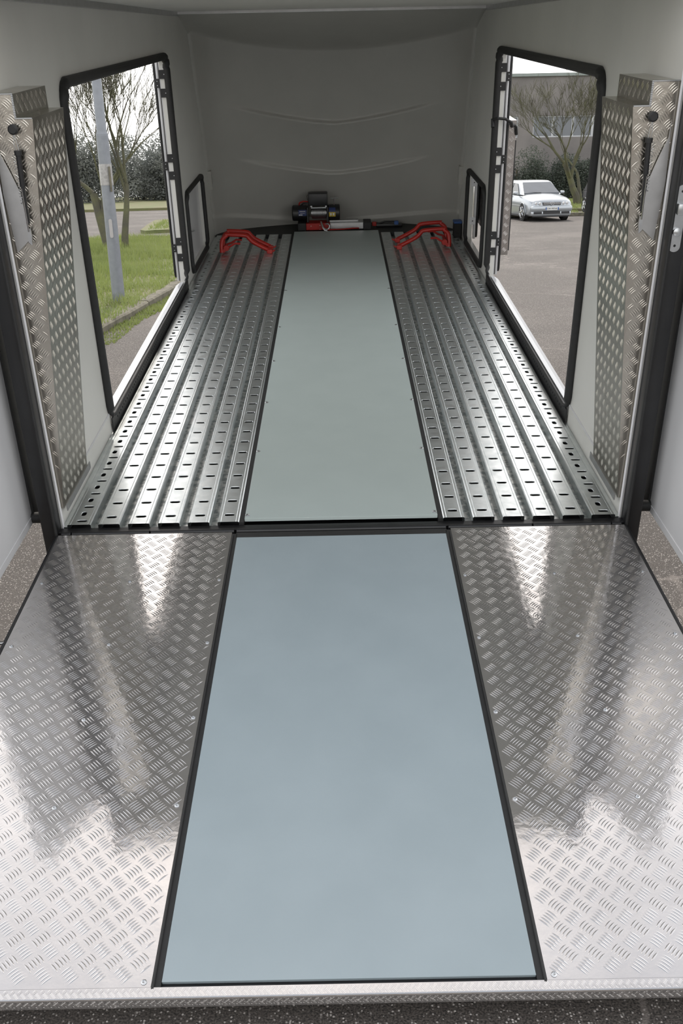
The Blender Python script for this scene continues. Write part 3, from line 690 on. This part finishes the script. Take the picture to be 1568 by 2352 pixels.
# bushes and trees in leaf: each its own crown of leaf cards over a stem
def leafy(name, c, rx, ry, h, n, m, lab, seed, group=None, ls=.10, cat='bush'):
    rn = random.Random(seed); root = empty(name, c); prop(root, lab, cat, group)
    mb = MB(); lobes = [(rn.uniform(-.6, .6)*rx, rn.uniform(-.5, .5)*ry, rn.uniform(.12, .74)*h, rn.uniform(.42, .62)) for _ in range(8)]+[((q-1.5)*.42*rx, 0, .26*h, .5) for q in range(4)]
    for _ in range(n):
        lx, ly, lz, lr = rn.choice(lobes)
        v = Vector((rn.gauss(0, 1), rn.gauss(0, 1), rn.gauss(0, 1))).normalized()*(rn.random()**.35)
        p = Vector((lx+v.x*rx*lr, ly+v.y*ry*lr, max(.02, lz+v.z*h*lr*.55)))
        a, b = Vector((rn.gauss(0, 1), rn.gauss(0, 1), rn.gauss(0, 1))).normalized(), Vector((rn.gauss(0, 1), rn.gauss(0, 1), rn.gauss(0, 1))).normalized()
        s_ = ls*rn.uniform(.6, 1.3)
        mb.add([p-a*s_, p-b*s_*.5, p+a*s_, p+b*s_*.5], [(0, 1, 2, 3)])
    o = mb.build('foliage', m, root, fix=False); o['kind'] = 'stuff'
    MB().tube([(0, 0, -.05), (0, 0, h*.55)], [.09, .04], 8).build('stem', BARK, root, True)
    return root
bs = [(9.3, 48.6, 1.5, 2.65), (11.5, 49.0, 1.5, 2.45), (13.6, 48.8, 1.5, 2.3), (15.8, 49, 1.5, 2.5)]
for i, (x, y, rx, h) in enumerate(bs):
    leafy('evergreen_bush', (x, y, .1), rx, 1.0, h, 15000, LEAF, ['dark evergreen bush at the left end of the row below the grey building', 'dark evergreen bush behind the car bonnet below the building windows', 'low dark evergreen bush behind the bare leaning tree', 'dark evergreen bush at the right end of the row by the building'][i], 40+i, 'evergreen bushes below the building', .05)
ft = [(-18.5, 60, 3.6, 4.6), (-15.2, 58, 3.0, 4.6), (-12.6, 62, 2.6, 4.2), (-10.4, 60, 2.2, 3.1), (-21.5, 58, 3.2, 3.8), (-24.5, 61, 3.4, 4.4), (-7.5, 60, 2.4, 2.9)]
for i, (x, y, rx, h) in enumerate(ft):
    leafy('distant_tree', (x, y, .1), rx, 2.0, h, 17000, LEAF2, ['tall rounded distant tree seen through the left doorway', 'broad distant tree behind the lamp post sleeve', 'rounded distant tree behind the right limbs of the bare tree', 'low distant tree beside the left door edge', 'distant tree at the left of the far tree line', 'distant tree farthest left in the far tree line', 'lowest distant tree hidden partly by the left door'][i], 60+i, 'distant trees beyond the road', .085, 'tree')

# grey building
bd = empty('building', (18, 52, 0)); prop(bd, 'grey stained flat roofed building with a band of windows', 'building')
wy = [(8.9, 9.85), (10.72, 11.52), (11.56, 12.98), (13.02, 13.86), (13.92, 14.9), (16, 18), (19, 21)]
bands = [(8.55, 9.9), (10.70, 15.0), (15.9, 21.1)]
MB().holed([(2, 0), (34, 0), (34, 6.15), (2, 6.15)], [[(a, 3.15), (b, 3.15), (b, 4.22), (a, 4.22)] for a, b in bands], lambda x, z, d: (x-18, d, z), 0, .35).build('wall', WALLC, bd)
MB().box((-16.2, -.12, 6.15), (16.2, 12, 6.30)).build('roof_edge', mat('grey_green_flashing', (.22, .25, .235), .6, var=.1, vscale=4), bd)
MB().box((-16, .36, 0), (16, 11.9, 6.1)).build('wall', WALLC, bd)
for a, b in bands:
    k = max(1, round((b-a)/1.08)); w = (b-a)/k
    for i in range(k):
        x0, x1 = a+i*w-18, a+(i+1)*w-18
        fr = MB().holed([(x0, 3.15), (x1, 3.15), (x1, 4.22), (x0, 4.22)], [[(x0+.06, 3.21), (x1-.06, 3.21), (x1-.06, 4.16), (x0+.06, 4.16)]], lambda x, z, d: (x, d, z), .06, .14).build('window', WFRAME, bd)
        MB().box((x0+.06, .10, 3.21), (x1-.06, .12, 4.16)).build('pane', GLASSB, fr)

# ---------------------------------------------------------------- silver hatchback
def car(loc, rz, lab):
    c = empty('car', loc); c.rotation_euler = (0, 0, rz); prop(c, lab, 'car')
    # y: nose -2.07 ... tail 2.07 ; stations: y, half width, bottom, shoulder z, centre z
    stn = [(-2.07, .60, .26, .50, .56), (-2.03, .74, .22, .60, .66), (-1.93, .82, .20, .68, .74), (-1.75, .85, .19, .75, .82), (-1.45, .865, .18, .82, .90), (-1.0, .868, .18, .87, .965),
           (-.85, .868, .18, .885, .985), (-.4, .868, .18, .90, .99), (.3, .868, .18, .91, .99), (1.0, .865, .18, .92, .99), (1.6, .85, .20, .93, 1.0), (1.95, .80, .24, .92, .99), (2.06, .70, .30, .85, .92)]
    mb = MB(); sec = []
    for y, w, b, sh, ct in stn:
        h = sh-b; half = [(0, b), (w*.90, b), (w*.985, b+.06), (w, b+h*.38), (w, b+h*.62), (w*.975, sh-.05), (w*.93, sh), (w*.75, sh+(ct-sh)*.62), (w*.4, sh+(ct-sh)*.92), (0, ct)]
        ring = half+[(-x, z) for x, z in half[-2:0:-1]]
        sec.append([(x, y, z) for x, z in ring])
    k = len(sec[0]); vs = [p for s_ in sec for p in s_]
    fs = [(i*k+j, i*k+(j+1) % k, (i+1)*k+(j+1) % k, (i+1)*k+j) for i in range(len(sec)-1) for j in range(k)]+[tuple(range(k)), tuple((len(sec)-1)*k+j for j in range(k))[::-1]]
    mb.add(vs, fs); mb.build('body', CAR, c, True)
    # cabin: base ring at the belt, roof ring
    def ring(w, y0, y1, z, rr, n=6): return [(x, y, z) for x, y in rrect(-w, w, y0, y1, rr, n)]
    cab = MB(); R_ = [ring(.80, -.98, 1.92, .93, .18), ring(.735, -.60, 1.80, 1.12, .18), ring(.66, -.22, 1.62, 1.37, .16), ring(.60, -.05, 1.52, 1.425, .16), ring(.40, .15, 1.3, 1.445, .14)]
    k = len(R_[0]); cab.add([p for s_ in R_ for p in s_], [(i*k+j, i*k+(j+1) % k, (i+1)*k+(j+1) % k, (i+1)*k+j) for i in range(4) for j in range(k)]+[tuple(4*k+j for j in range(k))])
    cab.build('roof', CAR, c, True)
    # windscreen and side windows as thin raised panes
    def quad(p, off, name, m):
        P = [Vector(q) for q in p]; n_ = (P[1]-P[0]).cross(P[2]-P[0]).normalized()
        c_ = sum(P, Vector())/len(P)
        if n_.dot(c_-Vector((0, .5, .9))) < 0: n_ = -n_
        k_ = len(P); v = [q+n_*off for q in P]+[q-n_*.03 for q in P]
        return MB().add(v, [tuple(range(k_)), tuple(range(k_, 2*k_))[::-1]]+[(i, (i+1) % k_, k_+(i+1) % k_, k_+i) for i in range(k_)]).build(name, m, c)
    quad([(-.70, -.92, .975), (.70, -.92, .975), (.56, -.27, 1.355), (-.56, -.27, 1.355)], .018, 'windscreen', GLASSB)  # paler grey than the side glass, sky reflection painted into its colour
    for s_ in (-1, 1):
        quad([(s_*.802, -.62, .965), (s_*.803, .28, .965), (s_*.675, .28, 1.345), (s_*.685, -.10, 1.325)], .014, 'side_window', GLASS)
        quad([(s_*.803, .34, .965), (s_*.795, 1.15, .98), (s_*.675, 1.10, 1.34), (s_*.675, .34, 1.345)], .014, 'side_window', GLASS)
        # mirrors, side rub strip
        m_ = MB().box((s_*.86, -.66, .94), (s_*1.02, -.52, 1.05), .03); m_.box((s_*.80, -.60, .94), (s_*.88, -.56, .97)); m_.build('wing_mirror', CAR, c, True)
        MB().box((s_*.864, -1.1, .52), (s_*.878, 1.3, .56), .004).build('rub_strip', CAR, c)
        MB().box((s_*.85, -1.15, .16), (s_*.875, 1.1, .24), .01).build('side_skirt', CARD, c)
        MB().box((s_*.868, .0, .86), (s_*.885, .16, .885), .004).build('door_handle', CARD, c)
        for yw in (-1.27, 1.25):
            w_ = empty('wheel', (s_*.785, yw, .31)); w_.parent = c
            MB().lathe([(.20, -.10), (.29, -.10), (.312, -.07), (.312, .07), (.29, .10), (.20, .10)], (0, 0, 0), 'x', 28).build('tyre', TYRE, w_, True)
            rim = MB().lathe([(.215, 0), (.205, s_*.02), (.16, -s_*.02)], (s_*.095, 0, 0), 'x', 24)
            for q in range(5):
                a = 2*PI*q/5; rim.tube([(s_*.10, .03*math.cos(a), .03*math.sin(a)), (s_*.105, .20*math.cos(a), .20*math.sin(a))], [.035, .03], 6)
            rim.build('wheel_rim', CHROME, w_, True)
            ar = [(s_*.872, yw+.345*math.cos(a), .31+.345*math.sin(a)) for a in [PI*t/10 for t in range(-1, 12)]]
            MB().tube(ar, .018, 6).build('wheel_arch', CARD if False else CAR, c, True)
            MB().lathe([(.335, -.004), (.335, .004)], (s_*.866, yw, .31), 'x', 24).build('wheel_well', CARD, c)
        # headlamp
        hp = [(s_*.36, .575), (s_*.40, .69), (s_*.60, .70), (s_*.74, .665), (s_*.755, .60), (s_*.70, .565)]
        lens = MB(); lens.prism(hp, lambda x, z, d: (x, -2.06+.20*(abs(x)-.36)**1.2+(z-.56)*.30+d, z), -.02, .08); hl_ = lens.build('headlamp', LAMPG, c, True)
        MB().lathe([(.052, 0), (.045, -.02)], (s_*.46, -2.055, .63), 'y', 16).build('lamp_bulb', CHROME, hl_, True)
        MB().lathe([(.052, 0), (.045, -.02)], (s_*.60, -2.03, .63), 'y', 16).build('lamp_bulb', CHROME, hl_, True)
    MB().box((-.35, -2.085, .575), (.35, -2.0, .68), .012).build('grille', CARD, c)
    for z in (.605, .635, .665): MB().box((-.34, -2.095, z-.006), (.34, -2.07, z+.006)).build('grille_slat', CHROME, c)
    MB().box((-.80, -2.115, .36), (.80, -1.86, .555), .045).build('bumper', CAR, c, True)
    MB().box((-.77, -2.08, .20), (.77, -1.86, .37), .045).build('bumper', CAR, c, True)
    MB().box((-.33, -2.105, .27), (.33, -2.05, .36), .01).build('air_intake', CARD, c)
    for s_ in (-1, 1): MB().box((s_*.38, -2.10, .27), (s_*.70, -2.02, .35), .012).build('air_intake', CARD, c)
    MB().box((-.70, -2.07, .16), (.70, -1.9, .215), .01).build('chin', CARD, c)
    pl = MB().box((-.26, -2.128, .40), (.26, -2.115, .51), .003).build('number_plate', PLATE, c)
    for s_ in (-1, 1): MB().box((s_*.215, -2.130, .405), (s_*.257, -2.127, .505)).build('plate_band', BLUE, pl)
    if lab.startswith('silver'): text_mesh('CW 997VK', .085, 'plate_lettering', CARD, pl, Matrix.Translation((0, -2.130, .455)) @ RX, .001)
    em = MB(); em.tube([(.062*math.cos(a), -2.10, .635+.062*math.sin(a)) for a in [2*PI*t/20 for t in range(20)]], .008, 6, closed=True)
    em.tube([(-.034, -2.10, .680), (0, -2.10, .642), (.034, -2.10, .680)], .006, 6); em.tube([(-.050, -2.10, .660), (-.024, -2.10, .592), (0, -2.10, .628), (.024, -2.10, .592), (.050, -2.10, .660)], .006, 6)
    em.build('emblem', CHROME, c, True)
    MB().tube([(-.03, -.95, 1.0), (-.35, -.90, 1.01), (-.60, -.86, 1.02)], .008, 6).build('wiper', CARD, c)
    MB().box((-.06, -.30, 1.30), (.06, -.27, 1.34), .008).build('rear_mirror', CARD, c)
    return c
cr = car((6.75, 31.6, 0), math.radians(8), 'silver blue hatchback parked facing the trailer on the asphalt')
cr.scale = (.87, .87, .87)
CAR = mat('dark_car_paint', (.03, .035, .045), .25, metal=.4, var=.1, vscale=3, coat=.6)
c2 = car((10.12, 33.7, 0), math.radians(2), 'dark parked car of which only a wheel shows at the right doorway edge'); c2.scale = (.87, .87, .87)
# loose stones on the asphalt below the ramp lip
for i, (x, y, rr_) in enumerate(((-.505, -.085, .006), (-.375, -.08, .0035), (.31, -.10, .004))):
    bm = bmesh.new(); bmesh.ops.create_icosphere(bm, subdivisions=1, radius=rr_)
    for v in bm.verts: v.co *= random.uniform(.8, 1.2)
    me = bpy.data.meshes.new('pebble'); bm.to_mesh(me); bm.free(); me.materials.append(INK)
    o = bpy.data.objects.new('pebble', me); C.objects.link(o); o.location = (x, y, rr_*.7)
    prop(o, ['largest pale stone on the asphalt below the ramp lip at left', 'tiny pale stone right of the largest one below the ramp lip', 'pale stone on the asphalt below the ramp lip right of centre'][i], 'stone')
